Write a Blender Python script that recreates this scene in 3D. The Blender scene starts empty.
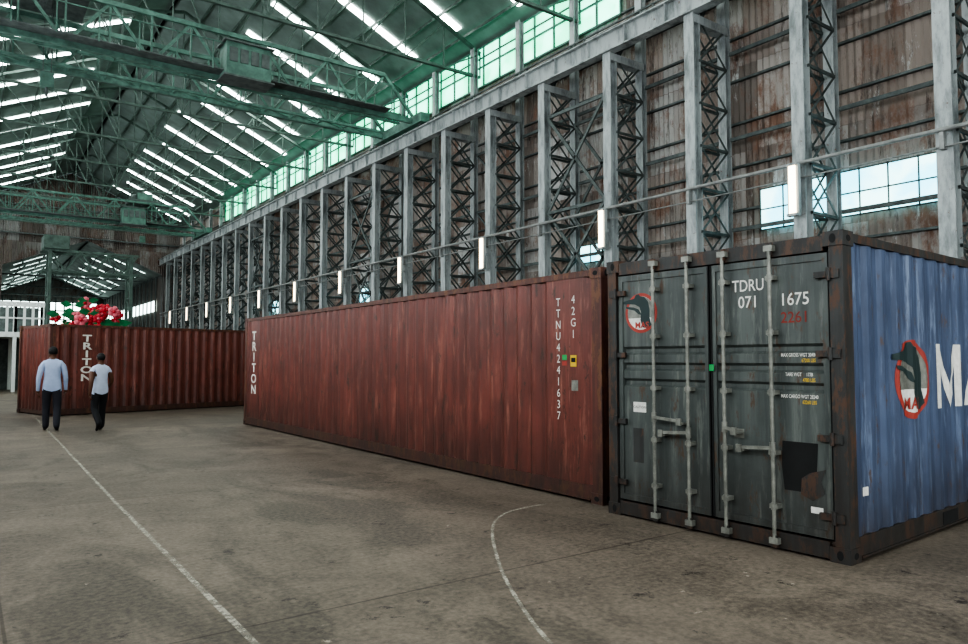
import bpy, bmesh, math, random
from mathutils import Vector, Matrix
random.seed(7)
scene = bpy.context.scene
COL = scene.collection
try:
    scene.view_settings.view_transform = 'AgX'
    scene.view_settings.look = 'AgX - High Contrast'
except Exception as ex:
    print('look', ex)

# ------------------------------------------------------------------ materials
def hexc(r, g, b):
    f = lambda c: ((c/255.0)/12.92 if c/255.0 <= 0.04045 else (((c/255.0)+0.055)/1.055)**2.4)
    return (f(r), f(g), f(b), 1.0)

class NM:
    def __init__(s, name):
        s.m = bpy.data.materials.new(name); s.m.use_nodes = True
        s.nt = s.m.node_tree; s.n = s.nt.nodes; s.l = s.nt.links
        s.b = s.n['Principled BSDF']; s.out = s.n['Material Output']
        s.tc = s.n.new('ShaderNodeTexCoord')
    def map(s, sc=(1,1,1), rot=(0,0,0), loc=(0,0,0)):
        mp = s.n.new('ShaderNodeMapping'); mp.inputs['Scale'].default_value = sc
        mp.inputs['Rotation'].default_value = rot; mp.inputs['Location'].default_value = loc
        s.l.new(s.tc.outputs['Object'], mp.inputs['Vector']); return mp.outputs['Vector']
    def noise(s, scale, detail=4, rough=0.6, vec=None, dist=0.0):
        t = s.n.new('ShaderNodeTexNoise'); t.inputs['Scale'].default_value = scale
        t.inputs['Detail'].default_value = detail; t.inputs['Roughness'].default_value = rough
        t.inputs['Distortion'].default_value = dist
        s.l.new(vec if vec is not None else s.tc.outputs['Object'], t.inputs['Vector'])
        return t.outputs['Fac']
    def ramp(s, fac, stops, interp='LINEAR'):
        r = s.n.new('ShaderNodeValToRGB'); r.color_ramp.interpolation = interp
        e = r.color_ramp.elements
        while len(e) < len(stops): e.new(0.5)
        for i, (p, c) in enumerate(stops):
            e[i].position = p
            e[i].color = c if len(c) == 4 else (*c, 1)
        s.l.new(fac, r.inputs['Fac']); return r.outputs['Color']
    def mask(s, fac, a, b):
        return s.ramp(fac, [(a, (0,0,0,1)), (b, (1,1,1,1))])
    def mix(s, fac, a, b, mode='MIX'):
        x = s.n.new('ShaderNodeMixRGB'); x.blend_type = mode
        for i, v in ((0, fac), (1, a), (2, b)):
            if hasattr(v, 'is_output'): s.l.new(v, x.inputs[i])
            else: x.inputs[i].default_value = v
        return x.outputs['Color']
    def color(s, c):
        if hasattr(c, 'is_output'): s.l.new(c, s.b.inputs['Base Color'])
        else: s.b.inputs['Base Color'].default_value = c
    def bump(s, h, st=0.3, d=0.02):
        bp = s.n.new('ShaderNodeBump'); bp.inputs['Strength'].default_value = st
        bp.inputs['Distance'].default_value = d
        s.l.new(h, bp.inputs['Height']); s.l.new(bp.outputs['Normal'], s.b.inputs['Normal'])
    def set(s, rough=0.5, metal=0.0, spec=0.5):
        s.b.inputs['Roughness'].default_value = rough; s.b.inputs['Metallic'].default_value = metal
        s.b.inputs['Specular IOR Level'].default_value = spec

def simple(name, c, rough=0.6, metal=0.0, var=0.35, scale=6.0):
    k = NM(name); d = (c[0]*(1-var), c[1]*(1-var), c[2]*(1-var), 1)
    k.color(k.mix(k.mask(k.noise(scale, 5), 0.35, 0.65), c, d)); k.set(rough, metal); return k.m

def paint(name, base, dark, rust, rust_lo=0.60, rough=0.5, dirt=hexc(40,33,28), light=None):
    k = NM(name)
    st = k.noise(9.0, 6, 0.65, k.map((1, 1, 0.07)))
    lg = k.noise(1.3, 4, 0.6)
    c = k.mix(k.mask(st, 0.40, 0.62), base, dark)
    c = k.mix(k.mask(lg, 0.42, 0.7), c, dark)
    if light is not None:
        st2 = k.noise(14.0, 6, 0.7, k.map((1, 1, 0.12), loc=(4, 2, 1)))
        c = k.mix(k.mask(st2, 0.54, 0.70), c, light)
    rm = k.mask(k.noise(8.0, 10, 0.76, k.map((1, 1, 0.35))), rust_lo, rust_lo+0.06)
    c = k.mix(rm, c, rust)
    sep = k.n.new('ShaderNodeSeparateXYZ'); k.l.new(k.tc.outputs['Object'], sep.inputs[0])
    mr = k.n.new('ShaderNodeMapRange'); mr.inputs['From Min'].default_value = 0.9
    mr.inputs['From Max'].default_value = 0.05; mr.inputs['To Max'].default_value = 0.75
    k.l.new(sep.outputs['Z'], mr.inputs['Value'])
    dm = k.mix(1.0, mr.outputs['Result'], k.ramp(k.noise(5, 6, 0.7, k.map((1,1,0.4))), [(0.3, (0.3,0.3,0.3,1)), (0.6, (1,1,1,1))]), 'MULTIPLY')
    c = k.mix(dm, c, dirt)
    k.color(c); k.set(rough, 0.0, 0.5)
    k.bump(k.noise(5, 5, 0.6), 0.25, 0.02)
    return k.m

def emit(name, c, strength, pane=None, c2=None):
    k = NM(name); k.set(0.5)
    k.color((0.5, 0.5, 0.5, 1))
    if c2 is not None:
        cc = k.mix(k.mask(k.noise(pane or 1.0, 3), 0.42, 0.58), c, c2)
        k.l.new(cc, k.b.inputs['Emission Color'])
    else:
        k.b.inputs['Emission Color'].default_value = c
    k.b.inputs['Emission Strength'].default_value = strength
    return k.m

M = {}
M['red'] = paint('container_red_paint', hexc(118,62,53), hexc(90,49,42), hexc(64,44,36), 0.57, 0.45, light=hexc(144,92,78))
M['redframe'] = paint('container_red_frame', hexc(98,54,45), hexc(68,42,36), hexc(104,68,46), 0.50, 0.55)
M['grey'] = paint('container_grey_paint', hexc(84,89,86), hexc(62,67,65), hexc(78,62,50), 0.56, 0.5, light=hexc(106,109,104))
M['greyframe'] = paint('container_grey_frame', hexc(58,59,58), hexc(42,40,38), hexc(80,57,44), 0.50, 0.6)
M['blue'] = paint('container_blue_paint', hexc(84,97,122), hexc(62,73,96), hexc(80,66,62), 0.58, 0.48, light=hexc(112,124,146))
M['dark'] = simple('dark_rubber_and_hole_shade', hexc(22,22,22), 0.8)  # rubber; also painted in as shade for casting holes and fork pockets
M['bar'] = simple('galvanised_bar', hexc(138,138,130), 0.45, 0.3, 0.45, 12)
M['white'] = simple('white_marking_paint', hexc(215,212,205), 0.6, 0, 0.2, 20)
M['fadedred'] = simple('faded_red_marking', hexc(130,45,35), 0.6)
M['markred'] = simple('marking_red', hexc(166,66,56), 0.6, 0, .25)
M['croc'] = simple('marking_dark_green', hexc(36,54,54), 0.6, 0, .2)
M['yellow'] = simple('yellow_sticker', hexc(205,170,50), 0.6, 0, .15)
M['green'] = simple('green_sticker', hexc(40,150,80), 0.6, 0, .15)
M['wood'] = simple('container_floor_wood', hexc(70,52,38), 0.8)

# floor
k = NM('concrete_floor')
big = k.noise(0.25, 7, 0.66, dist=0.6); mid = k.noise(1.1, 9, 0.72, dist=0.8); fine = k.noise(22, 6, 0.7)
c = k.ramp(big, [(0.3, hexc(84,74,66)), (0.5, hexc(107,96,86)), (0.7, hexc(132,121,109))])
c = k.mix(k.mask(mid, 0.42, 0.62), c, hexc(70,61,54))
c = k.mix(k.mask(k.noise(0.7, 8, 0.7, k.map((1,0.35,1), loc=(9,2,0)), 1.0), 0.53, 0.62), c, hexc(57,50,45))
c = k.mix(0.38, c, k.ramp(fine, [(0.3, hexc(56,50,45)), (0.7, hexc(152,140,124))]))
sp = k.mask(k.noise(3.1, 10, 0.8), 0.59, 0.635)
c = k.mix(sp, c, hexc(48,42,38))
sp2 = k.mask(k.noise(4.3, 9, 0.78, k.map((1,1,1), loc=(7,3,0))), 0.64, 0.69)
c = k.mix(sp2, c, hexc(170,160,144))
br = k.n.new('ShaderNodeTexBrick'); br.offset = 0.0
br.inputs['Color1'].default_value = (1,1,1,1); br.inputs['Color2'].default_value = (0.78,0.78,0.78,1)
br.inputs['Mortar'].default_value = (0.36,0.33,0.31,1); br.inputs['Scale'].default_value = 1.0
br.inputs['Mortar Size'].default_value = 0.014; br.inputs['Mortar Smooth'].default_value = 0.6
br.inputs['Brick Width'].default_value = 9.0; br.inputs['Row Height'].default_value = 4.7
dv = k.mix(0.012, k.map((1,1,1), loc=(-0.25, 0.4, 0)), k.n.new('ShaderNodeTexNoise').outputs['Color'], 'ADD')
k.l.new(dv, br.inputs['Vector'])
c = k.mix(0.8, c, br.outputs['Color'], 'MULTIPLY')
k.color(c); k.set(0.62, 0, 0.35); k.bump(k.noise(30, 8, 0.7), 0.25, 0.01)
M['floor'] = k.m

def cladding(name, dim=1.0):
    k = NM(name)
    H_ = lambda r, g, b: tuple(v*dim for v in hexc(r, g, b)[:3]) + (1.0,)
    sep = k.n.new('ShaderNodeSeparateXYZ'); k.l.new(k.tc.outputs['Object'], sep.inputs[0])
    cb = k.n.new('ShaderNodeCombineXYZ')
    ad = k.n.new('ShaderNodeMath'); ad.operation = 'ADD'
    k.l.new(sep.outputs['X'], ad.inputs[0]); k.l.new(sep.outputs['Y'], ad.inputs[1])
    k.l.new(ad.outputs[0], cb.inputs['X']); k.l.new(sep.outputs['Z'], cb.inputs['Y'])
    br = k.n.new('ShaderNodeTexBrick'); br.offset = 0.5
    br.inputs['Color1'].default_value = (0,0,0,1); br.inputs['Color2'].default_value = (1,1,1,1)
    br.inputs['Mortar'].default_value = (0.1,0.1,0.1,1); br.inputs['Scale'].default_value = 1.0
    br.inputs['Mortar Size'].default_value = 0.010; br.inputs['Brick Width'].default_value = 0.95
    br.inputs['Row Height'].default_value = 2.45; k.l.new(cb.outputs[0], br.inputs['Vector'])
    c = k.ramp(br.outputs['Color'], [(0.0, H_(112,104,98)), (0.25, H_(158,146,138)), (0.5, H_(170,168,164)), (0.75, H_(130,118,110)), (1.0, H_(190,190,188))])
    c = k.mix(k.mask(k.noise(1.1, 9, 0.78, k.map((1,1,0.5))), 0.50, 0.62), c, H_(126,98,84))
    c = k.mix(k.mask(k.noise(4, 9, 0.8, k.map((1,1,0.14))), 0.54, 0.64), c, H_(76,66,61))
    c = k.mix(k.mask(k.noise(2.4, 9, 0.8, k.map((1,1,0.3), loc=(5,5,5))), 0.58, 0.66), c, H_(192,194,192))
    k.color(c); k.set(0.8); return k.m
M['clad'] = cladding('rusty_cladding'); M['cladfar'] = cladding('darkened_gable_cladding', 0.45)  # far version: same cladding with every colour scaled darker

M['roof'] = simple('roof_sheeting', hexc(122,138,132), 0.75, 0, 0.35, 0.8)  # sheeting colour lightened to stand in for haze under the roof
M['teal'] = simple('teal_painted_steel', hexc(98,132,120), 0.55, 0.1, 0.5, 3)
M['truss'] = simple('truss_steel', hexc(88,106,98), 0.6, 0.1, 0.5, 3)
M['dsteel'] = simple('dark_steel', hexc(98,106,104), 0.6, 0.1, 0.5, 4)
k = NM('pale_painted_steel')
c = k.mix(k.mask(k.noise(3.0, 7, 0.7, k.map((1,1,0.3))), 0.45, 0.65), hexc(166,171,171), hexc(110,116,116))
c = k.mix(k.mask(k.noise(6.0, 8, 0.75), 0.62, 0.67), c, hexc(100,62,44)); k.color(c); k.set(0.55, 0.1); M['pale'] = k.m
M['mezz'] = simple('mezzanine_white', hexc(225,228,225), 0.7, 0, 0.08)
M['rail'] = simple('pipe_steel', hexc(150,152,150), 0.45, 0.3)
k = NM('worn_floor_paint')
k.color(hexc(176,170,156)); k.set(0.7)
tr = k.n.new('ShaderNodeBsdfTransparent'); mx = k.n.new('ShaderNodeMixShader')
k.l.new(k.ramp(k.noise(7, 10, 0.85), [(0.42, (0.25,0.25,0.25,1)), (0.58, (0.95,0.95,0.95,1))]), mx.inputs[0]); k.l.new(k.b.outputs[0], mx.inputs[1])
k.l.new(tr.outputs[0], mx.inputs[2]); k.l.new(mx.outputs[0], k.out.inputs[0]); M['line'] = k.m

M['sky'] = emit('skylight_panel', (0.93,1.0,0.97,1), 19.0)
M['clere'] = emit('clerestory_glass', (0.02,0.80,0.38,1), 3.0, 0.9, (0.22,1.0,0.66,1))
M['win'] = emit('window_glass', (0.22,0.80,1.0,1), 2.8, 1.3, (0.55,1.0,1.0,1))
M['sidefill'] = emit('side_fill_glow', (0.90,0.97,1.0,1), 8.0)  # glow of the added fill panels on the unseen left wall
M['backfill'] = emit('back_fill_glow', (0.90,0.97,1.0,1), 8.0)  # glow of the added fill panels on the unseen back wall
M['lamp'] = emit('lamp_diffuser', (1.0,0.80,0.55,1), 6.0)

# ------------------------------------------------------------------ mesh builder
class MB:
    def __init__(s): s.v = []; s.f = []; s.mi = []
    def add(s, vs, fs, m=0):
        o = len(s.v); s.v += [tuple(v) for v in vs]
        for f in fs: s.f.append([o+i for i in f]); s.mi.append(m)
    def box(s, x0, x1, y0, y1, z0, z1, m=0):
        s.add([(x0,y0,z0),(x1,y0,z0),(x1,y1,z0),(x0,y1,z0),(x0,y0,z1),(x1,y0,z1),(x1,y1,z1),(x0,y1,z1)],
              [(0,3,2,1),(4,5,6,7),(0,1,5,4),(1,2,6,5),(2,3,7,6),(3,0,4,7)], m)
    def beam(s, p, q, w, h, m=0):
        p = Vector(p); q = Vector(q); d = (q-p).normalized()
        up = Vector((0,0,1)) if abs(d.z) < 0.95 else Vector((0,1,0))
        a = d.cross(up).normalized(); b = a.cross(d).normalized()
        a *= w/2; b *= h/2
        s.add([p-a-b,p+a-b,p+a+b,p-a+b,q-a-b,q+a-b,q+a+b,q-a+b],
              [(0,3,2,1),(4,5,6,7),(0,1,5,4),(1,2,6,5),(2,3,7,6),(3,0,4,7)], m)
    def cyl(s, p, q, r, r2=None, n=10, m=0):
        r2 = r if r2 is None else r2
        p = Vector(p); q = Vector(q); d = (q-p).normalized()
        up = Vector((0,0,1)) if abs(d.z) < 0.95 else Vector((0,1,0))
        a = d.cross(up).normalized(); b = a.cross(d).normalized()
        vs = []
        for c, rr in ((p, r), (q, r2)):
            for i in range(n):
                t = 2*math.pi*i/n; vs.append(c + a*math.cos(t)*rr + b*math.sin(t)*rr)
        fs = [(i, (i+1)%n, n+(i+1)%n, n+i) for i in range(n)]
        fs += [tuple(range(n-1,-1,-1)), tuple(range(n, 2*n))]
        s.add(vs, fs, m)
    def ell(s, c, r, m=0, nu=12, nv=8, cut=None):
        vs = []; fs = []
        for j in range(nv+1):
            ph = math.pi*j/nv
            for i in range(nu):
                t = 2*math.pi*i/nu
                vs.append((c[0]+r[0]*math.sin(ph)*math.cos(t), c[1]+r[1]*math.sin(ph)*math.sin(t), c[2]+r[2]*math.cos(ph)))
        for j in range(nv):
            for i in range(nu):
                fs.append((j*nu+i, (j+1)*nu+i, (j+1)*nu+(i+1)%nu, j*nu+(i+1)%nu))
        s.add(vs, fs, m)
    def mesh(s, name, mats, smooth=False):
        me = bpy.data.meshes.new(name); me.from_pydata(s.v, [], s.f)
        for mt in mats: me.materials.append(mt)
        me.polygons.foreach_set('material_index', s.mi)
        if smooth: me.polygons.foreach_set('use_smooth', [True]*len(s.f))
        me.update(); return me
    def obj(s, name, mats, parent=None, loc=(0,0,0), rot=0.0, smooth=False):
        return place(name, s.mesh(name, mats, smooth), parent, loc, rot)

def place(name, me, parent=None, loc=(0,0,0), rot=0.0):
    o = bpy.data.objects.new(name, me); COL.objects.link(o)
    o.location = loc; o.rotation_euler = (0, 0, rot)
    if parent: o.parent = parent
    return o
def empty(name, loc=(0,0,0), rot=0.0):
    o = bpy.data.objects.new(name, None); COL.objects.link(o)
    o.location = loc; o.rotation_euler = (0,0,rot); o.empty_display_size = 0.3; return o

# ------------------------------------------------------------------ containers
PITCH = 0.278; DEP = 0.036
def prof(u, start, flats=()):
    for a, b in flats:
        if a-1e-4 <= u <= b+1e-4: return 0.0
    t = (u-start) % PITCH
    if t < 0.07: return 0.0
    if t < 0.139: return DEP*(t-0.07)/0.069
    if t < 0.209: return DEP
    return DEP*(1-(t-0.209)/0.069)
def breaks(u0, u1, flats=()):
    out = {u0, u1}
    n = int((u1-u0)/PITCH)+1
    for i in range(n+1):
        for d in (0.0, 0.07, 0.139, 0.209):
            x = u0+i*PITCH+d
            if u0 < x < u1 and not any(a-0.03 < x < b+0.03 for a, b in flats): out.add(x)
    for a, b in flats: out.add(a); out.add(b)
    return sorted(out)

H = 2.591; W = 2.438
def flat_text(body, size, spl=1.0, sx=1.0, off=0.0, align='CENTER', spc=1.0):
    cu = bpy.data.curves.new('tmp', 'FONT'); cu.body = body; cu.size = size
    cu.align_x = align; cu.align_y = 'CENTER'; cu.space_line = spl; cu.offset = off
    cu.space_character = spc; cu.resolution_u = 3
    o = bpy.data.objects.new('tmp', cu); COL.objects.link(o)
    bpy.context.view_layer.update()
    me = bpy.data.meshes.new_from_object(o)
    bpy.data.objects.remove(o, do_unlink=True)
    for v in me.vertices: v.co.x *= sx
    return me
def poly_mesh(polys):
    me = bpy.data.meshes.new('poly'); vs = []; fs = []
    for p in polys:
        o = len(vs); vs += [(x, y, 0) for x, y in p]; fs.append(list(range(o, o+len(p))))
    me.from_pydata(vs, [], fs); return me
def decal(name, me, parent, face, u0, z0, mat, lift=0.003, L=None, fl=()):
    bm = bmesh.new(); bm.from_mesh(me)
    bmesh.ops.triangulate(bm, faces=bm.faces[:])
    if face == 'side':
        xs = [v.co.x for v in bm.verts]
        for b in breaks(0.16, L-0.16, fl):
            if min(xs) < b-u0 < max(xs):
                bmesh.ops.bisect_plane(bm, geom=bm.verts[:]+bm.edges[:]+bm.faces[:], plane_co=(b-u0,0,0), plane_no=(1,0,0))
        for v in bm.verts:
            u = u0+v.co.x; v.co = Vector((u, 0.012+prof(u, 0.16, fl)-lift, z0+v.co.y))
    else:
        for v in bm.verts:
            v.co = Vector((0.035-lift, u0-v.co.x, z0+v.co.y))
    m2 = bpy.data.meshes.new(name); bm.to_mesh(m2); bm.free(); m2.materials.append(mat)
    o = place(name, m2, parent); return o
def circle(r, n=40, cx=0, cy=0): return [(cx+r*math.cos(2*math.pi*i/n), cy+r*math.sin(2*math.pi*i/n)) for i in range(n)]
def logo(parent, face, u0, z0, R, L=None):
    decal('emblem_ring', poly_mesh([circle(R)]), parent, face, u0, z0, M['markred'], 0.003, L)
    decal('emblem_disc', poly_mesh([circle(R*0.84)]), parent, face, u0, z0, M['white'], 0.005, L)
    up = [(R*0.84*math.cos(a), R*0.84*math.sin(a)) for a in [-0.3+(math.pi+.6)*i/20 for i in range(21)]]
    decal('emblem_sky', poly_mesh([up]), parent, face, u0, z0, M['bar'], 0.007, L)
    body = [(-1.12,.50),(-1.12,.62),(-.70,.70),(-.42,.74),(-.30,.92),(-.12,.95),(-.02,.84),(.25,.78),(.46,.55),(.56,.15),(.55,-.25),(.66,-.62),(.42,-.78),(.10,-.72),(-.02,-.35),(.02,.05),(-.08,.30),(-.35,.44),(-.75,.48)]
    decal('emblem_crocodile', poly_mesh([[(x*R, y*R) for x, y in body]]), parent, face, u0, z0, M['croc'], 0.009, L)
    jaw = [(-.95,.36),(-.45,.30),(-.12,.18),(.05,-.10),(-.15,-.05),(-.4,.14),(-.92,.26)]
    decal('emblem_jaw', poly_mesh([[(x*R, y*R) for x, y in jaw]]), parent, face, u0, z0, M['croc'], 0.009, L)
    decal('emblem_banner', flat_text('MAS', R*.42, 1, 1.1, 0.002), parent, face, u0-R*.08, z0-R*.62, M['markred'], 0.011, L)

def door_end(mb, doorm=0, framem=1):
    mb.box(0.0, 0.10, 0.16, W-0.16, 2.44, 2.56, framem)
    mb.box(-0.005, 0.12, 0.16, W-0.16, 0.02, 0.15, framem)
    mb.box(0.10, 0.13, 0.12, W-0.12, 0.15, 2.45, 3)
    for (a, b) in ((0.135, 1.208), (1.230, 2.303)):
        mb.box(0.022, 0.07, a, a+0.05, 0.165, 2.43, doorm); mb.box(0.022, 0.07, b-0.05, b, 0.165, 2.43, doorm)
        mb.box(0.022, 0.07, a+0.05, b-0.05, 0.165, 0.225, doorm); mb.box(0.022, 0.07, a+0.05, b-0.05, 2.37, 2.43, doorm)
        zs = [(0.225, .035)]
        for zc in (1.36, 1.52, 1.68):
            zs += [(zc-0.060, .035), (zc-0.035, .066), (zc+0.0, .066), (zc+0.025, .035)]
        zs += [(2.37, .035)]
        vs = []
        for z, x in zs: vs += [(x, a+0.05, z), (x, b-0.05, z)]
        mb.add(vs, [(2*i, 2*i+2, 2*i+3, 2*i+1) for i in range(len(zs)-1)], doorm)
        mb.box(0.015, 0.03, (b-0.01 if a < 1 else a-0.004), (b+0.004 if a < 1 else a+0.01), 0.17, 2.43, 3)
    for y0, y1 in ((0.118, 0.135), (2.303, 2.32)): mb.box(0.03, 0.09, y0, y1, 0.15, 2.44, 3)
    for i, y in enumerate((0.60, 1.05, 1.43, 1.82)):
        mb.cyl((-0.035, y, 0.06), (-0.035, y, 2.53), 0.0165, m=2, n=12)
        for z in (0.075, 2.505):
            mb.box(-0.055, 0.0, y-0.04, y+0.04, z-0.02, z+0.03, 2)
            mb.box(-0.045, -0.02, y-0.025, y+0.025, z-0.05, z+0.05, framem)
        for z in (0.36, 0.80, 1.30, 1.80, 2.26):
            mb.box(-0.045, 0.036, y-0.035, y+0.035, z-0.018, z+0.018, 2)
            mb.cyl((-0.035, y, z-0.03), (-0.035, y, z+0.03), 0.023, m=2, n=10)
        y2, zh = {0: (y+0.30, 0.84), 1: (y-0.10, 0.98), 2: (y+0.30, 0.90), 3: (y-0.30, 1.02)}[i]
        mb.beam((-0.055, y, zh), (-0.055, y2, zh-0.02), 0.010, 0.028, 2)
        mb.cyl((-0.035, y, zh-0.045), (-0.035, y, zh+0.045), 0.026, m=2, n=10)
        mb.box(-0.05, 0.036, y2-0.04, y2+0.04, zh-0.05, zh-0.034, 2)
        mb.box(-0.068, -0.048, y2-0.025, y2+0.025, zh-0.06, zh+0.005, 2)
    for z in (0.34, 0.95, 1.62, 2.25):
        for y, s in ((0.115, 1), (W-0.115, -1)):
            mb.cyl((-0.012, y, z-0.05), (-0.012, y, z+0.05), 0.017, m=framem, n=10)
            y0, y1 = sorted((y, y+s*0.12)); mb.box(-0.006, 0.024, y0, y1, z-0.025, z+0.025, framem)
            y0, y1 = sorted((y, y-s*0.08)); mb.box(-0.010, 0.006, y0, y1, z-0.035, z+0.035, framem)

def container(L, loc, rot, side, frame, door=None, has_doors=True, pockets=False, fl=()):
    e = empty('shipping_container', loc, rot)
    mb = MB()
    for x0, x1 in ((0.0, 0.15), (L-0.15, L)):
        for y0, y1 in ((0.0, 0.12), (W-0.12, W)):
            mb.box(x0+0.004*(x0 == 0), x1, y0+0.004, y1-0.004, 0.118, H-0.118, 1)
    for x0 in (-0.004, L-0.174):
        for y0 in (-0.004, W-0.158):
            for z0 in (0.0, H-0.118):
                mb.box(x0, x0+0.178, y0, y0+0.162, z0, z0+0.118, 1)
                cz = z0+0.059
                for s in ('e', 's'):
                    n = 14; pts = []
                    for i in range(n):
                        t = 2*math.pi*i/n
                        a = 0.038*math.cos(t); b = 0.026*math.sin(t)
                        if s == 'e': pts.append((x0-0.002 if x0 < 1 else x0+0.180, y0+0.081+b, cz+a))
                        else: pts.append((x0+0.089+a, y0-0.002 if y0 < 1 else y0+0.164, cz+b))
                    mb.add(pts, [list(range(n))], 3)  # flat dark oval in place of a recess, painting the hole's shade
    for y0, y1 in ((0.0, 0.06), (W-0.06, W)):
        mb.box(0.15, L-0.15, y0+0.002, y1-0.002, H-0.085, H-0.015, 1)
        mb.box(0.15, L-0.15, y0+0.004, y1-0.004, 0.03, 0.19, 1)
        yy = (y0-0.012, y0+0.004) if y0 < 1 else (y1-0.004, y1+0.012)
        mb.box(0.178, L-0.178, yy[0], yy[1], 0.03, 0.045, 1)
        if pockets:
            for xc in (L/2-1.02, L/2+1.02):
                mb.box(xc-0.18, xc+0.18, y0-0.001, y1+0.001, 0.05, 0.165, 3)  # dark block over the rail paints the shade of a pocket opening
    for x0, x1 in ((0.03, 0.09), (L-0.09, L-0.03)):
        mb.box(x0, x1, 0.12, W-0.12, H-0.10, H-0.02, 1)
        mb.box(x0, x1, 0.12, W-0.12, 0.03, 0.15, 1)
    n = int(L/0.4)
    for i in range(1, n):
        mb.box(i*L/n-0.02, i*L/n+0.02, 0.06, W-0.06, 0.04, 0.15, 1)
    mb.box(0.1, L-0.06, 0.06, W-0.06, 0.15, 0.178, 5)
    for y, s, f2 in ((0.012, 1, fl), (W-0.012, -1, ())):
        bk = [0.15]+breaks(0.16, L-0.16, f2)+[L-0.15]
        vs = []
        for u in bk:
            d = y+s*(prof(u, 0.16, f2) if 0.16 <= u <= L-0.16 else 0)
            vs += [(u, d, 0.185), (u, d, H-0.08)]
        fs = [(2*i, 2*i+2, 2*i+3, 2*i+1) for i in range(len(bk)-1)]
        mb.add(vs, fs, 4)
    def end_panel(x, s):
        bk2 = breaks(0.12, W-0.12); vs = []
        for u in bk2:
            d = x+s*prof(u, 0.12); vs += [(d, u, 0.14), (d, u, H-0.09)]
        mb.add(vs, [(2*i, 2*i+2, 2*i+3, 2*i+1) for i in range(len(bk2)-1)], 4)
    end_panel(L-0.02, -1)
    if has_doors: door_end(mb)
    else: end_panel(0.02, 1)
    bk3 = breaks(0.08, L-0.08); vs = []
    for u in bk3:
        z = H-0.012-prof(u, 0.08)*0.5; vs += [(u, 0.05, z), (u, W-0.05, z)]
    mb.add(vs, [(2*i, 2*i+2, 2*i+3, 2*i+1) for i in range(len(bk3)-1)], 4)
    mb.obj('container_body', [door or side, frame, M['bar'], M['dark'], side, M['wood']], e)
    return e

L40 = 12.192; L20 = 6.058
YR = 17.74
def stack(s): return '\n'.join(s)
flr = ((0.44, 0.90), (YR-6.34, YR-5.90))
red = container(L40, (5.63, YR, 0.0), -math.pi/2, M['red'], M['redframe'], fl=flr)
decal('marking_company', flat_text(stack('TRITON'), 0.29, 0.88, 1.6, 0.008), red, 'side', 0.67, 1.50, M['white'], 0.003, L40, flr)
decal('marking_number', flat_text(stack('TTNU4241637'), 0.135, 0.98, 0.9, 0.0), red, 'side', YR-6.255, 1.58, M['white'], 0.003, L40, flr)
decal('marking_type', flat_text(stack('42G1'), 0.135, 0.98, 0.9, 0.0), red, 'side', YR-6.0, 2.06, M['white'], 0.003, L40, flr)
def rect(w, h): return poly_mesh([[(-w/2,-h/2),(w/2,-h/2),(w/2,h/2),(-w/2,h/2)]])
decal('sticker_green', rect(0.08, 0.06), red, 'side', YR-6.15, 1.60, M['green'], 0.004, L40, flr)
decal('sticker_yellow', rect(0.10, 0.13), red, 'side', YR-6.0, 1.56, M['yellow'], 0.004, L40, flr)
decal('sticker_black', rect(0.07, 0.05), red, 'side', YR-6.0, 1.57, M['dark'], 0.006, L40, flr)
decal('sticker_red', rect(0.08, 0.05), red, 'side', YR-6.15, 1.53, M['markred'], 0.004, L40, flr)
decal('sticker_plate', rect(0.11, 0.12), red, 'side', YR-5.98, 1.28, M['bar'], 0.004, L40, flr)

fl2 = ((0.72, 1.24),)
red2 = container(L40, (1.96, 23.2, 0.0), math.radians(14), M['red'], M['redframe'], has_doors=False, fl=fl2)
decal('marking_company', flat_text(stack('TRITON'), 0.27, 0.84, 1.5, 0.008), red2, 'side', 0.98, 1.62, M['white'], 0.003, L40, fl2)

DEP = 0.022
grey = container(L20, (5.53, 2.83, 0.0), math.radians(2.2), M['blue'], M['greyframe'], door=M['grey'], pockets=True)
Yd = 2.83
decal('marking_prefix', flat_text('TDRU', 0.145, 1, 0.80, 0.001), grey, 'door', 3.67-Yd, 2.215, M['white'])
decal('marking_number_a', flat_text('071', 0.145, 1, 0.90, 0.001), grey, 'door', 3.67-Yd, 2.07, M['white'])
decal('marking_number_b', flat_text('1675', 0.145, 1, 0.90, 0.001), grey, 'door', 3.25-Yd, 2.07, M['white'])
decal('marking_type_faded', flat_text('2261', 0.13, 1, 0.95, 0.001), grey, 'door', 3.25-Yd, 1.92, M['fadedred'])
for i, (t, z) in enumerate((('MAX GROSS WGT 30480', 1.610), ('67200 LBS', 1.565), ('TARE WGT     1778', 1.450), ('4780 LBS', 1.405), ('MAX CARGO WGT 28240', 1.270), ('62260 LBS', 1.225))):
    decal('marking_weight_%d' % (i+1), flat_text(t, 0.042, 1, 0.66, 0.0006), grey, 'door', (3.225 if i % 2 == 0 else 3.14)-Yd, z, M['white'] if i % 2 == 0 else M['yellow'], 0.004)
logo(grey, 'door', 4.85-Yd, 2.04, 0.20)
decal('sticker_white', rect(0.16, 0.10), grey, 'door', 4.88-Yd, 1.10, M['white'])
decal('sticker_white_text', flat_text('CAUTION', 0.035), grey, 'door', 4.88-Yd, 1.10, M['dark'], 0.005)
decal('patch_dark', poly_mesh([[(-.13,-.2),(.14,-.2),(.15,.05),(.16,.2),(-.14,.2),(-.15,0)]]), grey, 'door', 3.24-Yd, 0.70, M['dark'])
decal('patch_left', rect(0.13, 0.34), grey, 'door', 4.90-Yd, 0.72, M['greyframe'])
decal('patch_rust', poly_mesh([[(-.10,-.1),(0,-.14),(.10,-.07),(.07,.02),(.11,.12),(-.02,.08),(-.09,.03)]]), grey, 'door', 3.13-Yd, 0.58, M['greyframe'], 0.006)
decal('sticker_bottom', rect(0.10, 0.05), grey, 'door', 3.10-Yd, 0.37, M['white'])
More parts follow.
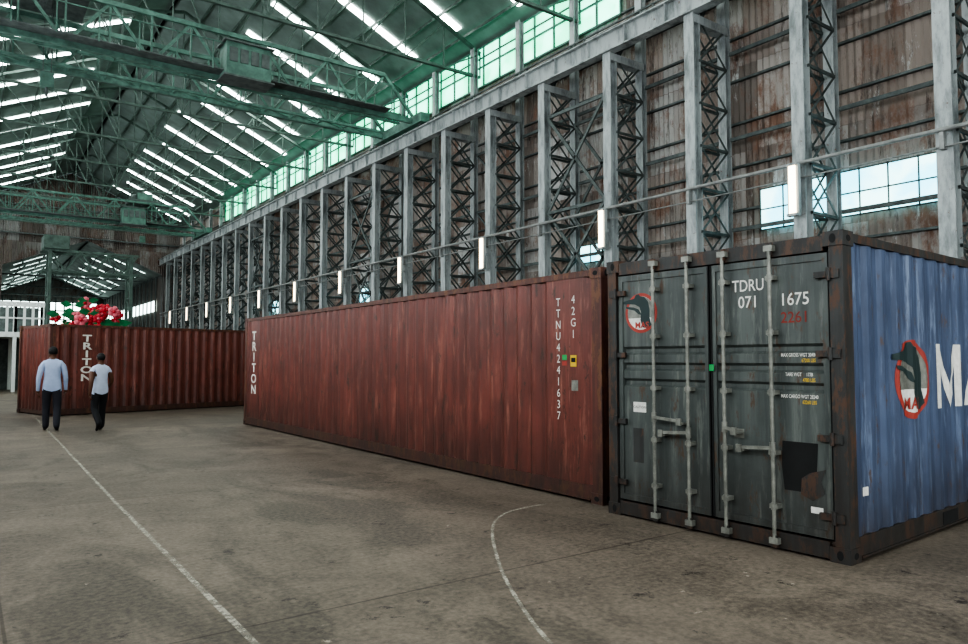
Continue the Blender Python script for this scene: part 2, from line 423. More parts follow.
decal('seal_green', rect(0.05, 0.06), grey, 'door', 4.03-Yd, 1.50, M['green'], 0.03)
decal('notice_small', rect(0.10, 0.08), grey, 'door', 3.78-Yd, 0.93, M['bar'])
logo(grey, 'side', 1.29, 1.40, 0.35, L20)
def strokes(polys, s, ox): return poly_mesh([[(ox+x*s, y*s) for x, y in p] for p in polys])
Mp = [[(0,-.5),(.2,-.5),(.2,.5),(0,.5)], [(.2,.5),(.5,-.15),(.5,-.5),(.2,.15)], [(.5,-.15),(.8,.5),(.8,.15),(.5,-.5)], [(.8,-.5),(1.0,-.5),(1.0,.5),(.8,.5)]]
Ap = [[(0,-.5),(.22,-.5),(.55,.5),(.36,.5)], [(.70,-.5),(.92,-.5),(.58,.5),(.40,.5)], [(.2,-.22),(.72,-.22),(.66,-.04),(.26,-.04)]]
Sp = [[(0,.3),(.2,.3),(.2,.5),(0,.5)], [(.2,.32),(.8,.32),(.8,.5),(.2,.5)], [(0,-.02),(.2,-.02),(.2,.3),(0,.3)], [(.2,-.09),(.8,-.09),(.8,.09),(.2,.09)], [(.6,-.32),(.8,-.32),(.8,-.09),(.6,-.09)], [(0,-.5),(.8,-.5),(.8,-.32),(0,-.32)]]
for nm, pp, ox in (('m', Mp, 0.0), ('a', Ap, 0.72), ('s', Sp, 1.38)):
    decal('marking_large_'+nm, strokes(pp, 0.60, ox), grey, 'side', 1.82, 1.42, M['white'], 0.003, L20)
decal('sticker_side', rect(0.09, 0.07), grey, 'side', 0.34, 0.52, M['white'], 0.003, L20)

# ------------------------------------------------------------------ shell
XR = 17.4; XL = -4.8; Y0 = -14.0; Y1 = 76.0; RX = 7.8
def zr(x): return 14.77+0.445*(17.3-x) if x >= RX else 14.77+0.445*(17.3-RX)-0.445*(RX-x)
mb = MB(); mb.box(XL-0.3, XR+0.3, Y0-0.5, 112.5, -0.2, 0.0)
mb.obj('floor', [M['floor']])

def corr_wall(name, fixed, a0, a1, z0, ztop, along='y', pitch=0.19, amp=0.03):
    mb = MB(); vs = []; n = int((a1-a0)/(pitch/2))
    for i in range(n+1):
        a = a0+(a1-a0)*i/n; d = amp*(1 if i % 2 else -1)
        zz = ztop(a) if callable(ztop) else ztop
        zb = z0(a) if callable(z0) else z0
        if along == 'y': vs += [(fixed+d, a, zb), (fixed+d, a, zz)]
        else: vs += [(a, fixed+d, zb), (a, fixed+d, zz)]
    mb.add(vs, [(2*i, 2*i+2, 2*i+3, 2*i+1) for i in range(n)], 0)
    return mb
mb = corr_wall('wall_right', XR, Y0, Y1, 0, 14.75)
for i in range(12):
    z = 0.8+i*1.22
    mb.box(XR-0.14, XR-0.04, Y0, Y1, z, z+0.06, 1)
mb.obj('wall_right', [M['clad'], M['dsteel']], smooth=False)
mb = corr_wall('wall_left', XL, Y0, Y1, 0, zr(XL))
mb.obj('wall_left', [M['clad']])
mb = corr_wall('wall_back', Y0, XL, XR, 0, zr, 'x'); mb.obj('wall_back', [M['clad']])
def lowr(x):
    if 2.6 <= x <= 15.8: return 12.8-0.424*abs(x-9.2)
    return 0.0
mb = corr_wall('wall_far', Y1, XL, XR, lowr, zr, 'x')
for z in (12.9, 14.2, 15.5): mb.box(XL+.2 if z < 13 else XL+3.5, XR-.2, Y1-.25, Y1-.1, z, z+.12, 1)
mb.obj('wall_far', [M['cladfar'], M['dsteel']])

mb = MB()
for xa, xb in ((RX, XR+0.3), (XL-0.3, RX)):
    mb.add([(xa, Y0, zr(xa)+0.02), (xb, Y0, zr(xb)+0.02), (xb, Y1, zr(xb)+0.02), (xa, Y1, zr(xa)+0.02)], [(0,1,2,3)], 0)
    n = 8
    for i in range(n+1):
        x = xa+(xb-xa)*i/n
        if x < XL+.1 or x > XR-.1: continue
        mb.box(x-0.03, x+0.03, Y0, Y1, zr(x)-0.22, zr(x)-0.09, 1)
mb.obj('ceiling', [M['roof'], M['truss']])

mb = MB(); y = -11.0; i = 0
while y < 74:
    w = 0.20
    def strip(xa, xb):
        mb.add([(xa, y-w, zr(xa)-0.03), (xb, y-w, zr(xb)-0.03), (xb, y+w, zr(xb)-0.03), (xa, y+w, zr(xa)-0.03)], [(0,1,2,3)], 0)
    strip(10.8 + random.choice((0, 0, 0.6)), 16.7 - random.choice((0, 0, 0.5)))
    strip(-0.3 + random.choice((0, 0.7)), 6.2 - random.choice((0, 0, 0.7)))
    y += 3.5; i += 1
mb.obj('window_1', [M['sky']])

mb = MB()
mb.add([(XR-0.10,16,13.05),(XR-0.10,60,13.05),(XR-0.10,60,14.7),(XR-0.10,16,14.7)], [(0,1,2,3)], 0)
y = 16.0
while y <= 60.01:
    mb.box(XR-0.16, XR-0.08, y-0.035, y+0.035, 13.0, 14.72, 1); y += 1.1
for z in (13.0, 13.85, 14.7): mb.box(XR-0.17, XR-0.08, 16, 60, z-0.03, z+0.03, 1)
mb.obj('window_2', [M['clere'], M['teal']])
def low_window(name, ya, yb, za, zb, mat, holes=0):
    mb = MB()
    mb.add([(XR-0.16,ya,za),(XR-0.16,yb,za),(XR-0.16,yb,zb),(XR-0.16,ya,zb)], [(0,1,2,3)], 0)
    n = max(1, int(round((yb-ya)/0.62)))
    for i in range(n+1):
        y = ya+(yb-ya)*i/n; mb.box(XR-0.19, XR-0.15, y-0.014, y+0.014, za-0.03, zb+0.03, 1)
    for z in (za, (za+zb)/2, zb): mb.box(XR-0.19, XR-0.15, ya, yb, z-0.016, z+0.016, 1)
    mb.obj(name, [mat, M['dsteel']])
low_window('window_3', 6.4, 11.0, 5.05, 6.15, M['win'])
low_window('window_4', 16.9, 18.0, 4.9, 5.5, M['win'])
low_window('window_5', 33.0, 35.0, 4.6, 5.4, M['win'])
low_window('window_6', 46.0, 49.0, 4.6, 5.6, M['win'])
mb = MB()  # added glowing panels, out of view, to light the container fronts
y = -12.0
while y < 70:
    mb.add([(XL+0.1,y,4.0),(XL+0.1,y+4.6,4.0),(XL+0.1,y+4.6,9.0),(XL+0.1,y,9.0)], [(3,2,1,0)], 0)
    for j in range(6): mb.box(XL+0.08, XL+0.16, y+j*0.92-0.03, y+j*0.92+0.03, 3.95, 9.05, 1)
    for z in (4.0, 5.66, 7.33, 9.0): mb.box(XL+0.08, XL+0.16, y, y+4.6, z-0.03, z+0.03, 1)
    y += 6.02
mb.obj('fill_panels_left', [M['sidefill'], M['dsteel']])
mb = MB()  # added glowing panels behind the camera, to light the blue container side
for x in (-3.5, 2.5, 8.5):
    mb.add([(x,Y0+0.1,2.5),(x+5,Y0+0.1,2.5),(x+5,Y0+0.1,9.0),(x,Y0+0.1,9.0)], [(0,1,2,3)], 0)
    for j in range(6): mb.box(x+j-0.03, x+j+0.03, Y0+0.08, Y0+0.16, 2.45, 9.05, 1)
mb.obj('fill_panels_back', [M['backfill'], M['dsteel']])

# annex hall beyond far opening
M['annexsky'] = emit('annex_skylight', (0.8,1.0,0.95,1), 5.0)
M['annexroof'] = simple('annex_roof_sheeting', hexc(140,152,148), 0.8, 0, 0.3, 0.8)
mb = MB()
def za(x): return 12.8-0.424*abs(x-9.2)
for xa, xb in ((2.6, 9.2), (9.2, 15.8)):
    mb.add([(xa,Y1,za(xa)),(xb,Y1,za(xb)),(xb,112,za(xb)),(xa,112,za(xa))], [(0,1,2,3)], 0)
    for j in range(5):
        x = xa+(xb-xa)*j/4; mb.box(x-.04, x+.04, Y1, 112, za(x)-.2, za(x)-.1, 4)
for j in range(7):
    y = 79+j*5
    for xa, xb in ((3.6, 7.6), (10.6, 14.8)):
        mb.add([(xa,y-.12,za(xa)-.05),(xb,y-.12,za(xb)-.05),(xb,y+.12,za(xb)-.05),(xa,y+.12,za(xa)-.05)], [(0,1,2,3)], 1)
for y in (80, 92, 104):
    mb.beam((2.7, y+2, 9.8), (15.7, y+2, 9.8), .12, .15, 4)
    for j2 in range(6):
        xx = 3.8+j2*2; mb.beam((xx, y+2, 9.8), (xx+1, y+2, za(xx+1)-.1), .1, .1, 4)
mb.add([(2.6,Y1,0),(2.6,112,0),(2.6,112,10),(2.6,Y1,10)], [(0,1,2,3)], 2)
mb.add([(15.8,Y1,0),(15.8,112,0),(15.8,112,10),(15.8,Y1,10)], [(0,1,2,3)], 2)
mb.add([(2.6,112,0),(15.8,112,0),(15.8,112,10),(9.2,112,12.8),(2.6,112,10)], [(0,1,2,3,4)], 2)
mb.add([(3.6,111.9,4.0),(15,111.9,4.0),(15,111.9,9.4),(3.6,111.9,9.4)], [(0,1,2,3)], 1)
mb.add([(15.7,Y1+2,6.5),(15.7,110,6.5),(15.7,110,7.6),(15.7,Y1+2,7.6)], [(0,1,2,3)], 1)
for x in range(4, 16): mb.box(x-.08, x+.08, 111.7, 111.9, 0, 10, 4)
for z in (4, 5.5, 7, 8.2, 9.4): mb.box(3.6, 15, 111.7, 111.9, z-.08, z+.08, 4)
for y in range(78, 112, 2): mb.box(15.6, 15.7, y-.12, y+.12, 0, 10, 4)
mb.obj('wall_annex', [M['annexroof'], M['annexsky'], M['cladfar'], M['clere'], M['dsteel'], M['teal']])

# ------------------------------------------------------------------ steel columns
XC = 15.4; SP = 3.01; CY0 = 5.82
GZ = 10.8
def ipost(mb, x, y, z0, z1, m, w=0.19, d=0.27):
    mb.box(x-0.02, x+0.005, y-w, y+w, z0, z1, m)
    mb.box(x+0.005, x+d-0.02, y-0.015, y+0.015, z0, z1, m)
    mb.box(x+d-0.02, x+d, y-w, y+w, z0, z1, m)
mb = MB()
ipost(mb, 0, 0, 0.02, GZ, 0, 0.155, 0.27); ipost(mb, 1.42, 0, 0.02, 14.55, 0, 0.13, 0.2)
mb.box(-0.2, 1.75, -0.28, 0.28, 0, 0.03, 1)
z = 0.35; step = 1.15
while z < 9.6:
    for y in (-0.13, 0.13):
        mb.beam((0.25, y, z), (1.42, y, z), 0.05, 0.07, 1)
        mb.beam((0.25, y, z), (1.42, y, z+step), 0.012, 0.06, 1)
        mb.beam((1.42, y, z), (0.25, y, z+step), 0.012, 0.06, 1)
    z += step
mb.box(0.0, 1.5, -0.15, 0.15, GZ-0.25, GZ-0.02, 0)
mb.beam((1.5, 0, 12.6), (0.5, 0, GZ+.05), 0.1, 0.12, 1)
col_me = mb.mesh('steel_column', [M['pale'], M['dsteel']])
ks = range(-6, 23)
for k_ in ks:
    place('steel_column', col_me, None, (XC, CY0+SP*k_, 0.0))
for k_ in range(-6, 23, 2):
    place('steel_column', col_me, None, (-2.95, CY0+SP*k_, 0.0), math.pi)

mb = MB()
def ycol(k_): return CY0+SP*k_
for k_ in ks:
    if k_+1 not in ks: continue
    a = ycol(k_)+0.2; b = ycol(k_+1)-0.2
    for x in (XC+1.5,):
        for z in (2.6, 5.1, 7.6, 10.0):
            mb.beam((x, a, z), (x, b, z), 0.07, 0.1, 0)
    if k_ in (3, 8, 13, 18, -2):
        for x in (XC+0.1, XC+1.3):
            for z0, z1 in ((0.4, 3.4), (3.4, 6.4), (6.4, 9.6)):
                mb.beam((x, a, z0), (x, b, z1), 0.05, 0.10, 0); mb.beam((x, b, z0), (x, a, z1), 0.05, 0.10, 0)
                mb.beam((x, a, z1), (x, b, z1), 0.06, 0.10, 0)
    elif k_ > 4:
        for z0, z1 in ((2.6, 5.1), (5.1, 7.6), (7.6, 10.0)):
            mb.beam((XC+1.5, a, z0), (XC+1.5, b, z1), 0.04, 0.07, 0)
mb.obj('column_bracing', [M['dsteel']])

def runway(x, s):
    mb = MB(); g = GZ
    mb.box(x-0.16, x+0.16, Y0+.5, Y1-.5, g, g+.04, 0); mb.box(x-0.16, x+0.16, Y0+.5, Y1-.5, g+.58, g+.62, 0)
    mb.box(x-0.015, x+0.015, Y0+.5, Y1-.5, g+.04, g+.58, 0)
    mb.box(x-0.035, x+0.035, Y0+.5, Y1-.5, g+.62, g+.72, 1)
    y = Y0+1
    while y < Y1-1:
        mb.box(x-0.14, x+0.14, y-0.01, y+0.01, g+.04, g+.58, 0); y += 1.505
    xw = x+s*1.2
    mb.box(min(x,xw), max(x,xw), Y0+.5, Y1-.5, g+.64, g+.66, 1)
    mb.beam((xw, Y0+1, g+1.6), (xw, Y1-1, g+1.6), .05, .05, 1)
    y = Y0+1
    while y < Y1-1:
        mb.beam((xw, y, g+.65), (xw, y, g+1.6), .05, .05, 1); y += 3.01
    mb.obj('crane_runway_girder', [M['pale'], M['dsteel']])
runway(XC+0.05, 1); runway(-3.0, -1)

mb = MB()
mb.cyl((XC-0.12, Y0+1, 6.05), (XC-0.12, Y1-2, 6.05), 0.045, m=0)
mb.cyl((XC-0.09, Y0+1, 5.72), (XC-0.09, Y1-2, 5.72), 0.02, m=0)
for k_ in ks: mb.box(XC-0.16, XC-0.02, ycol(k_)-0.04, ycol(k_)+0.04, 5.66, 6.0, 0)
mb.obj('service_pipe', [M['rail']])
mb = MB()
mb.box(-0.05, 0.06, -0.13, 0.13, 0.0, 1.15, 1)
mb.box(-0.10, -0.05, -0.075, 0.075, 0.03, 1.12, 0)
mb.box(-0.11, 0.02, -0.13, 0.13, 1.12, 1.17, 1); mb.box(-0.11, 0.02, -0.13, 0.13, -0.03, 0.03, 1)
mb.box(0.06, 0.22, -0.03, 0.03, 0.5, 0.6, 1)
lamp_me = mb.mesh('fluorescent_lamp', [M['lamp'], M['pale']])
for k_ in range(-5, 23, 2):
    place('fluorescent_lamp', lamp_me, None, (XC-0.24, ycol(k_)+0.0, 4.85))

# ------------------------------------------------------------------ roof trusses
mb = MB()
xs = [XL+0.4+i*((XR-0.2)-(XL+0.4))/12 for i in range(13)]
zb = 13.4
for i in range(12):
    a, b = xs[i], xs[i+1]
    mb.beam((a, 0, zr(a)-0.40), (b, 0, zr(b)-0.40), 0.14, 0.12, 0)
    mb.beam((a, 0, min(zb, zr(a)-0.6)), (b, 0, min(zb, zr(b)-0.6)), 0.14, 0.10, 0)
for i in range(13):
    x = xs[i]; mb.beam((x, 0, min(zb, zr(x)-0.6)), (x, 0, zr(x)-0.42), 0.05, 0.05, 0)
for i in range(12):
    a, b = (xs[i], xs[i+1]) if i < 6.5 else (xs[i+1], xs[i])
    mb.beam((a, 0, zr(a)-0.42), (b, 0, min(zb, zr(b)-0.6)), 0.05, 0.06, 0)
tr_me = mb.mesh('roof_truss', [M['truss']])
for k_ in range(-6, 23, 2):
    place('roof_truss', tr_me, None, (0, ycol(k_), 0))

# ------------------------------------------------------------------ overhead cranes
def crane(yc, trolley_x, cab_x=None):
    mb = MB(); xa, xb = -3.0, XC+0.05
    for y in (-1.3, 1.3):
        mb.beam((xa, y, 11.15), (xb, y, 11.15), 0.16, 0.22, 0)
        mb.beam((xa+1.5, y, 12.85), (xb-1.5, y, 12.85), 0.14, 0.16, 0)
        n = 12
        for i in range(n):
            a = xa+1.5+(xb-xa-3)*i/n; b = xa+1.5+(xb-xa-3)*(i+1)/n
            if i % 2: mb.beam((a, y, 11.15), (b, y, 12.85), 0.06, 0.10, 0)
            else: mb.beam((a, y, 12.85), (b, y, 11.15), 0.06, 0.10, 0)
            mb.beam((a, y, 11.15), (a, y, 12.85), 0.06, 0.07, 0)
        mb.beam((xa, y, 11.2), (xa+1.5, y, 12.85), 0.1, 0.12, 0); mb.beam((xb, y, 11.2), (xb-1.5, y, 12.85), 0.1, 0.12, 0)
    for s in (-1, 1):
        mb.beam((xa+.5, s*0.75, 11.15), (xb-.5, s*0.75, 11.15), 0.1, 0.1, 0)
        n = 14
        for i in range(n):
            a = xa+1+(xb-xa-2)*i/n; b = xa+1+(xb-xa-2)*(i+1)/n
            z = 11.15
            mb.beam((a, s*0.75, z), (b, s*1.3, z), 0.05, 0.06, 0); mb.beam((a, s*0.75, z), (a, s*1.3, z), 0.05, 0.06, 0)
        mb.box(xa+1.5, xb-1.5, min(s*1.35, s*1.95), max(s*1.35, s*1.95), 11.22, 11.26, 1)
        mb.beam((xa+1.5, s*1.95, 12.2), (xb-1.5, s*1.95, 12.2), 0.04, 0.04, 0)
        for i in range(14):
            x = xa+1.5+(xb-xa-3)*i/13; mb.beam((x, s*1.95, 11.2), (x, s*1.95, 12.2), 0.04, 0.04, 0)
    for x in (xa, xb):
        mb.box(x-0.22, x+0.22, -2.1, 2.1, 10.95, 11.35, 0)
        for y in (-1.7, 1.7): mb.cyl((x-0.06, y, 11.06), (x+0.06, y, 11.06), 0.18, m=1, n=18)
    t = trolley_x
    mb.box(t-1.1, t+1.1, -1.2, 1.2, 12.98, 13.12, 1)
    mb.box(t-0.5, t+0.6, -0.5, 0.5, 13.12, 13.75, 0); mb.cyl((t-0.9, 0, 13.4), (t-0.5, 0, 13.4), 0.28, m=1)
    mb.cyl((t, -0.4, 13.2), (t, 0.4, 13.2), 0.35, m=1, n=18)
    for dx in (-0.12, 0.12): mb.cyl((t+dx, 0, 10.5), (t+dx, 0, 13.1), 0.015, m=1, n=6)
    mb.box(t-0.2, t+0.2, -0.12, 0.12, 10.0, 10.5, 0); mb.cyl((t, 0, 9.7), (t, 0, 10.0), 0.05, m=1)
    c = cab_x
    mb.box(c-0.8, c+0.8, -2.25, -1.4, 11.0, 12.2, 0)
    for i in range(4): mb.box(c-0.7+i*.38, c-0.42+i*.38, -2.28, -2.24, 11.5, 12.0, 1)
    mb.box(c-0.9, c+0.9, -2.35, -1.35, 12.2, 12.26, 1)
    mb.box(c-0.9, c+0.9, -2.35, -1.35, 10.94, 11.0, 1)
    mb.obj('overhead_crane', [M['teal'], M['dsteel']], None, (0, yc, GZ-10.16))
crane(27.5, 2.0, 8.0); crane(60.0, 11.0, 10.0)

# ------------------------------------------------------------------ floor markings
mb = MB(); pts = [(1.36, 1.0), (1.36, 4.0), (1.42, 9.0), (1.55, 16), (1.75, 28), (2.0, 41), (2.1, 60)]
for (a, b), (c_, d) in zip(pts, pts[1:]):
    mb.add([(a-.022,b,.003),(a+.022,b,.003),(c_+.022,d,.003),(c_-.022,d,.003)], [(0,1,2,3)], 0)
mb.obj('trim_1', [M['line']])
cp = [(5.2,5.98),(4.90,5.96),(4.52,5.85),(4.05,5.42),(3.39,4.45),(2.95,3.65),(2.66,2.99),(2.42,2.2),(2.3,1.4)]
mb = MB(); sm = []
for i in range(len(cp)-1):
    p0 = Vector(cp[max(i-1,0)]); p1 = Vector(cp[i]); p2 = Vector(cp[i+1]); p3 = Vector(cp[min(i+2, len(cp)-1)])
    for j in range(6):
        t = j/6; sm.append(0.5*((2*p1)+(-p0+p2)*t+(2*p0-5*p1+4*p2-p3)*t*t+(-p0+3*p1-3*p2+p3)*t**3))
for i in range(len(sm)-1):
    d = (sm[i+1]-sm[i]).normalized()*0.015; n = Vector((-d.y, d.x))
    d2 = (sm[min(i+2,len(sm)-1)]-sm[i]).normalized()*0.015; n2 = Vector((-d2.y, d2.x))
    mb.add([(*(sm[i]-n),.003),(*(sm[i]+n),.003),(*(sm[i+1]+n2),.003),(*(sm[i+1]-n2),.003)], [(0,1,2,3)], 0)
mb.obj('trim_2', [M['line']])

# ------------------------------------------------------------------ mezzanine (white balcony office)
mb = MB()
x0, x1, ya, yb = -2.6, 3.3, 42.0, 46.0
mb.box(x0, x1, ya, yb, 2.7, 2.95, 0)
for i in range(6):
    x = x0+0.1+(x1-x0-0.2)*i/5
    mb.box(x-.08, x+.08, ya+.02, ya+.18, 0, 4.4, 0); mb.box(x-.08, x+.08, yb-.2, yb-.04, 0, 2.7, 0)
mb.box(x0, x1, ya, ya+.1, 4.2, 4.45, 0); mb.box(x0, x1, ya, ya+.08, 3.6, 3.68, 0)
x = x0
while x < x1: mb.box(x-.06, x+.06, ya+.02, ya+.06, 2.85, 4.3, 0); x += 0.36
mb.box(x0, x1, yb-.1, yb, 0.0, 4.4, 1)
mb.obj('mezzanine_balcony', [M['mezz'], M['dsteel']])
mb = MB()
for x in (0.0, 5.0):
    for y in (0.0, 1.6):
        mb.beam((x, y, 0), (x, y, 9.0), .20, .20, 0)
    for j in range(6):
        mb.beam((x, 0, 1.5*j), (x, 1.6, 1.5*(j+1)), .06, .1, 0); mb.beam((x, 0, 1.5*(j+1)), (x, 1.6, 1.5*(j+1)), .06, .1, 0)
for y in (0.0, 1.6):
    for z in (7.6, 9.0): mb.beam((-.5, y, z), (5.5, y, z), .13, .16, 0)
    for j in range(6): mb.beam((j*.9, y, 7.6 if j % 2 else 9.0), (j*.9+.9, y, 9.0 if j % 2 else 7.6), .07, .1, 0)
mb.box(-.4, 1.1, -.2, 1.8, 9.1, 10.0, 0)
mb.obj('gantry_frame', [M['truss']], None, (4.6, 56.0, 0))

# ------------------------------------------------------------------ parade float with flowers
fl_r = simple('flower_red', hexc(205,50,64), .6, 0, .3); fl_p = simple('flower_pink', hexc(225,110,125), .6, 0, .2)
fl_g = simple('leaf_green', hexc(60,150,100), .6, 0, .4)
mb = MB()
mb.box(-1.5, 1.5, -1.0, 1.0, 0.5, 1.0, 3)
for sx in (-1, 1):
    for sy in (-0.7, 0.7): mb.cyl((sx, sy-.12, .35), (sx, sy+.12, .35), .35, m=3, n=16)
mb.cyl((0, 0, 1.0), (0, 0, 2.8), 0.5, 0.3, m=2)
for i in range(50):
    a = random.uniform(0, 6.28); rr = random.uniform(0.1, 1.2); z = 2.75+random.uniform(0, 1.25)*(1-rr*0.35)
    cx, cy = rr*math.cos(a), rr*math.sin(a)*0.6; m = random.choice((0, 0, 1, 2, 2)); R = random.uniform(.14, .24)
    if m == 2:
        mb.add([(cx, cy, z), (cx+R, cy, z+R*.8), (cx+R*2.2, cy+.1, z+R*.4), (cx+R, cy+.1, z-R*.4)], [(0,1,2,3)], 2)
        mb.add([(cx, cy, z), (cx-R, cy, z+R*.8), (cx-R*2, cy-.1, z+R*.2), (cx-R, cy+.1, z-R*.4)], [(0,1,2,3)], 2)
    else:
        for j in range(5):
            t = j*1.2566; mb.ell((cx+R*.6*math.cos(t), cy, z+R*.6*math.sin(t)), (R*.5, R*.3, R*.5), m, 8, 5)
        mb.ell((cx, cy-.08, z), (R*.3,)*3, 1-m, 8, 5)
mb.obj('flower_float', [fl_r, fl_p, fl_g, M['dsteel']], None, (4.0, 31.5, 0), 0.0, True)

# ------------------------------------------------------------------ people
SK = simple('skin_brown', hexc(92,60,44), .55, 0, .1); HA = simple('hair_black', hexc(16,14,14), .7, 0, .1)
SHO = simple('shoe_black', hexc(20,18,18), .4, 0, .1)
def person(loc, heading, height, shirt, trouser, J, short=False):
    e = empty('man', loc, heading); s = height/1.75; e.scale = (s, s, s)
    names = list(J.keys()); idx = {n: i for i, n in enumerate(names)}
    E = [('pelvis','waist','shirt'),('waist','chest','shirt'),('chest','collar','shirt'),('collar','neck','skin'),
         ('neck','jaw','skin'),('jaw','skull','skin'),('skull','crown','skin')]
    for q in 'LR':
        E += [('collar','sh'+q,'shirt'),('sh'+q,'ua'+q,'shirt'),('ua'+q,'el'+q,'skin' if short else 'shirt'),
              ('el'+q,'wr'+q,'skin' if short else 'shirt'),('wr'+q,'pa'+q,'skin'),
              ('pelvis','hip'+q,'trouser'),('hip'+q,'kn'+q,'trouser'),('kn'+q,'an'+q,'trouser'),
              ('an'+q,'ba'+q,'shoe'),('ba'+q,'to'+q,'shoe')]
    me = bpy.data.meshes.new('sk')
    me.from_pydata([J[n][0] for n in names], [(idx[a], idx[b]) for a, b, _ in E], [])
    o = bpy.data.objects.new('sk', me); COL.objects.link(o)
    md = o.modifiers.new('s', 'SKIN'); md.use_smooth_shade = True
    sv = me.skin_vertices[0].data
    for n in names:
        sv[idx[n]].radius = J[n][1]; sv[idx[n]].use_root = (n == 'pelvis')
    sb = o.modifiers.new('b', 'SUBSURF'); sb.levels = 2; sb.render_levels = 2
    dg = bpy.context.evaluated_depsgraph_get(); dg.update()
    bme = bpy.data.meshes.new_from_object(o.evaluated_get(dg))
    bpy.data.objects.remove(o, do_unlink=True)
    mats = {'shirt':0,'skin':1,'trouser':2,'shoe':3}
    bme.materials.clear()
    for m in (shirt, SK, trouser, SHO): bme.materials.append(m)
    segs = [(Vector(J[a][0]), Vector(J[b][0]), (J[a][1][0]+J[b][1][0])/2, m) for a, b, m in E]
    for p in bme.polygons:
        c = p.center; best = None
        for a, b, r, m in segs:
            t = max(0, min(1, (c-a).dot(b-a)/(b-a).length_squared)); d = (c-(a+(b-a)*t)).length/max(r, .03)**0.5
            if best is None or d < best[0]: best = (d, m)
        mm = best[1]
        if mm == 'trouser' and c.z > 0.86: mm = 'shirt'
        p.material_index = mats[mm]; p.use_smooth = True
    place('body', bme, e)
    sk = Vector(J['skull'][0]); mb = MB()
    mb.ell((sk.x, sk.y-0.012, sk.z+0.028), (0.084, 0.103, 0.098), 0, 18, 12)
    hair = mb.obj('hair', [HA], e, smooth=True)
    bm = bmesh.new(); bm.from_mesh(hair.data)
    rm = [f for f in bm.faces if (f.calc_center_median().y > sk.y+0.035 and f.calc_center_median().z < sk.z+0.06) or f.calc_center_median().z < sk.z-0.045]
    bmesh.ops.delete(bm, geom=rm, context='FACES'); bm.to_mesh(hair.data); bm.free()
    mb = MB()
    for q in (-1, 1):
        mb.ell((sk.x+q*0.084, sk.y-0.002, sk.z-0.01), (0.012, 0.02, 0.032), 0, 8, 6)
        mb.ell((sk.x+q*0.032, sk.y+0.088, sk.z+0.002), (0.014, 0.010, 0.009), 1, 8, 6)
        mb.ell((sk.x+q*0.032, sk.y+0.097, sk.z+0.002), (0.006, 0.004, 0.006), 2, 8, 6)
        mb.ell((sk.x+q*0.032, sk.y+0.092, sk.z+0.022), (0.02, 0.007, 0.004), 2, 8, 6)
    mb.ell((sk.x, sk.y+0.100, sk.z-0.022), (0.013, 0.022, 0.022), 0, 8, 6)
    mb.ell((sk.x, sk.y+0.088, sk.z-0.058), (0.026, 0.010, 0.008), 3, 8, 6)
    mb.obj('face_features', [SK, M['white'], HA, M['fadedred']], e, smooth=True)
    mb = MB()
    for q, sg in (('L', -1), ('R', 1)):
        w = Vector(J['wr'+q][0]); pz = Vector(J['pa'+q][0]); d = (pz-w).normalized()
        fwd = Vector((0, 1, 0)); fwd = (fwd-d*fwd.dot(d)).normalized()
        inw = Vector((-sg, 0, 0))
        for i, ln in enumerate((0.072, 0.082, 0.076, 0.060)):
            b0 = pz+fwd*(0.030-0.02*i)+d*0.015
            b1 = b0+d*ln*0.5+inw*0.004; b2 = b1+d*ln*0.35+inw*0.018; b3 = b2+d*ln*0.2+inw*0.02
            mb.cyl(b0, b1, .0095, .009, 8); mb.cyl(b1, b2, .009, .008, 8); mb.cyl(b2, b3, .008, .006, 8)
            mb.ell(b1, (.009,)*3, 0, 8, 6); mb.ell(b2, (.008,)*3, 0, 8, 6)
        t0 = pz-d*0.03+fwd*0.028; t1 = t0+d*0.03+fwd*0.025+inw*.01; t2 = t1+d*0.035+fwd*0.004+inw*.008
        mb.cyl(t0, t1, .012, .0105, 8); mb.cyl(t1, t2, .0105, .007, 8); mb.ell(t1, (.0105,)*3, 0, 8, 6)
    mb.obj('fingers', [SK], e, smooth=True)
    mb = MB()
    c = Vector(J['collar'][0]); n = 16; vs = []
    for j, (r, z) in enumerate(((.078, .02), (.066, .055), (.070, .05), (.082, .015))):
        for i in range(n):
            t = 2*math.pi*i/n; vs.append((c.x+r*math.cos(t), c.y+r*math.sin(t)*.95, c.z+z))
    mb.add(vs, [(j*n+i, j*n+(i+1)%n, (j+1)*n+(i+1)%n, (j+1)*n+i) for j in range(3) for i in range(n)], 0)
    mb.obj('shirt_collar', [shirt], e, smooth=True)
    return e
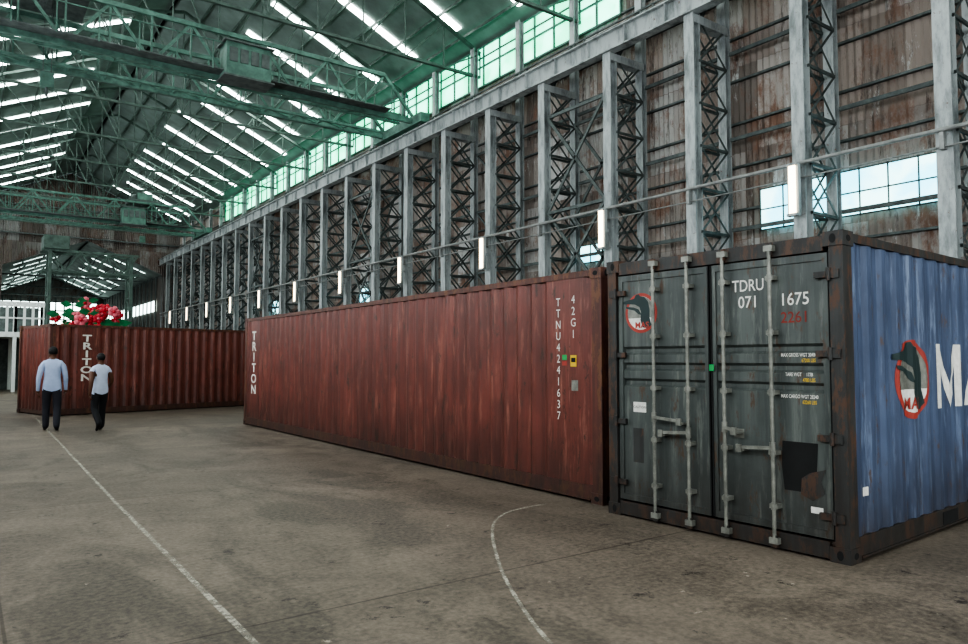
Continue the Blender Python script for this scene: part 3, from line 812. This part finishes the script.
def joints(legL, legR, armL, armR):
    J = {'pelvis': ((0,0,.93),(.165,.125)), 'waist': ((0,.005,1.10),(.160,.118)), 'chest': ((0,.0,1.29),(.178,.125)),
         'collar': ((0,-.005,1.445),(.085,.075)), 'neck': ((0,.0,1.52),(.054,.056)), 'jaw': ((0,.015,1.585),(.066,.074)),
         'skull': ((0,.012,1.655),(.080,.096)), 'crown': ((0,.0,1.715),(.060,.070))}
    for q, sg, leg, arm in (('L',-1,legL,armL),('R',1,legR,armR)):
        J['sh'+q] = ((sg*.135,-.005,1.425),(.070,.068)); J['ua'+q] = ((sg*.195,-.005,1.36),(.066,.066))
        (ex,ey,ez),(wx,wy,wz),(px,py,pz) = arm
        J['el'+q] = ((sg*ex,ey,ez),(.053,.053)); J['wr'+q] = ((sg*wx,wy,wz),(.035,.037)); J['pa'+q] = ((sg*px,py,pz),(.019,.038))
        (kx,ky,kz),(ax,ay,az),(bx,by,bz),(tx,ty,tz) = leg
        J['hip'+q] = ((sg*.090,0,.86),(.102,.110)); J['kn'+q] = ((sg*kx,ky,kz),(.078,.080)); J['an'+q] = ((sg*ax,ay,az),(.064,.068))
        J['ba'+q] = ((sg*bx,by,bz),(.044,.036)); J['to'+q] = ((sg*tx,ty,tz),(.036,.026))
    return J
sh1 = simple('shirt_pale_blue', hexc(166,180,208), .8, 0, .15, 5); sh2 = simple('shirt_white', hexc(186,196,216), .8, 0, .15, 5)
tr1 = simple('trousers_charcoal', hexc(40,40,48), .85, 0, .2); tr2 = simple('trousers_black', hexc(24,24,28), .85, 0, .2)
legf = ((.10,.10,.50),(.10,.13,.10),(.11,.22,.038),(.115,.30,.030))
legb = ((.10,.02,.50),(.10,-.16,.115),(.11,-.08,.040),(.115,-.01,.030))
legb2 = ((.11,.03,.51),(.13,-.24,.20),(.14,-.20,.085),(.14,-.14,.035))
legf2 = ((.12,.12,.51),(.14,.16,.10),(.15,.25,.038),(.16,.33,.030))
a1 = ((.245,-.05,1.11),(.255,.02,.87),(.255,.05,.79)); a2 = ((.245,.03,1.11),(.25,.12,.88),(.25,.15,.80))
a3 = ((.25,-.09,1.13),(.255,-.06,.89),(.25,-.05,.81)); a4 = ((.27,.0,1.14),(.29,.17,.98),(.27,.24,.94))
person((1.64, 18.55, 0.0), math.radians(-6), 1.84, sh1, tr1, joints(legf, legb, a1, a2))
person((2.50, 17.9, 0.0), math.radians(20), 1.70, sh2, tr2, joints(legb2, legf2, a3, a4), short=True)

# ------------------------------------------------------------------ world & camera
w = bpy.data.worlds.new('world'); scene.world = w; w.use_nodes = True
w.node_tree.nodes['Background'].inputs[0].default_value = (0.6, 0.75, 0.8, 1)
w.node_tree.nodes['Background'].inputs[1].default_value = 0.5
cam = bpy.data.cameras.new('camera'); co = bpy.data.objects.new('camera', cam); COL.objects.link(co)
cam.sensor_width = 36; cam.lens = 26.59; cam.clip_end = 300
co.location = (0, 0, 1.57); co.rotation_euler = (math.radians(93.04), 0, math.radians(-36.1))
scene.camera = co
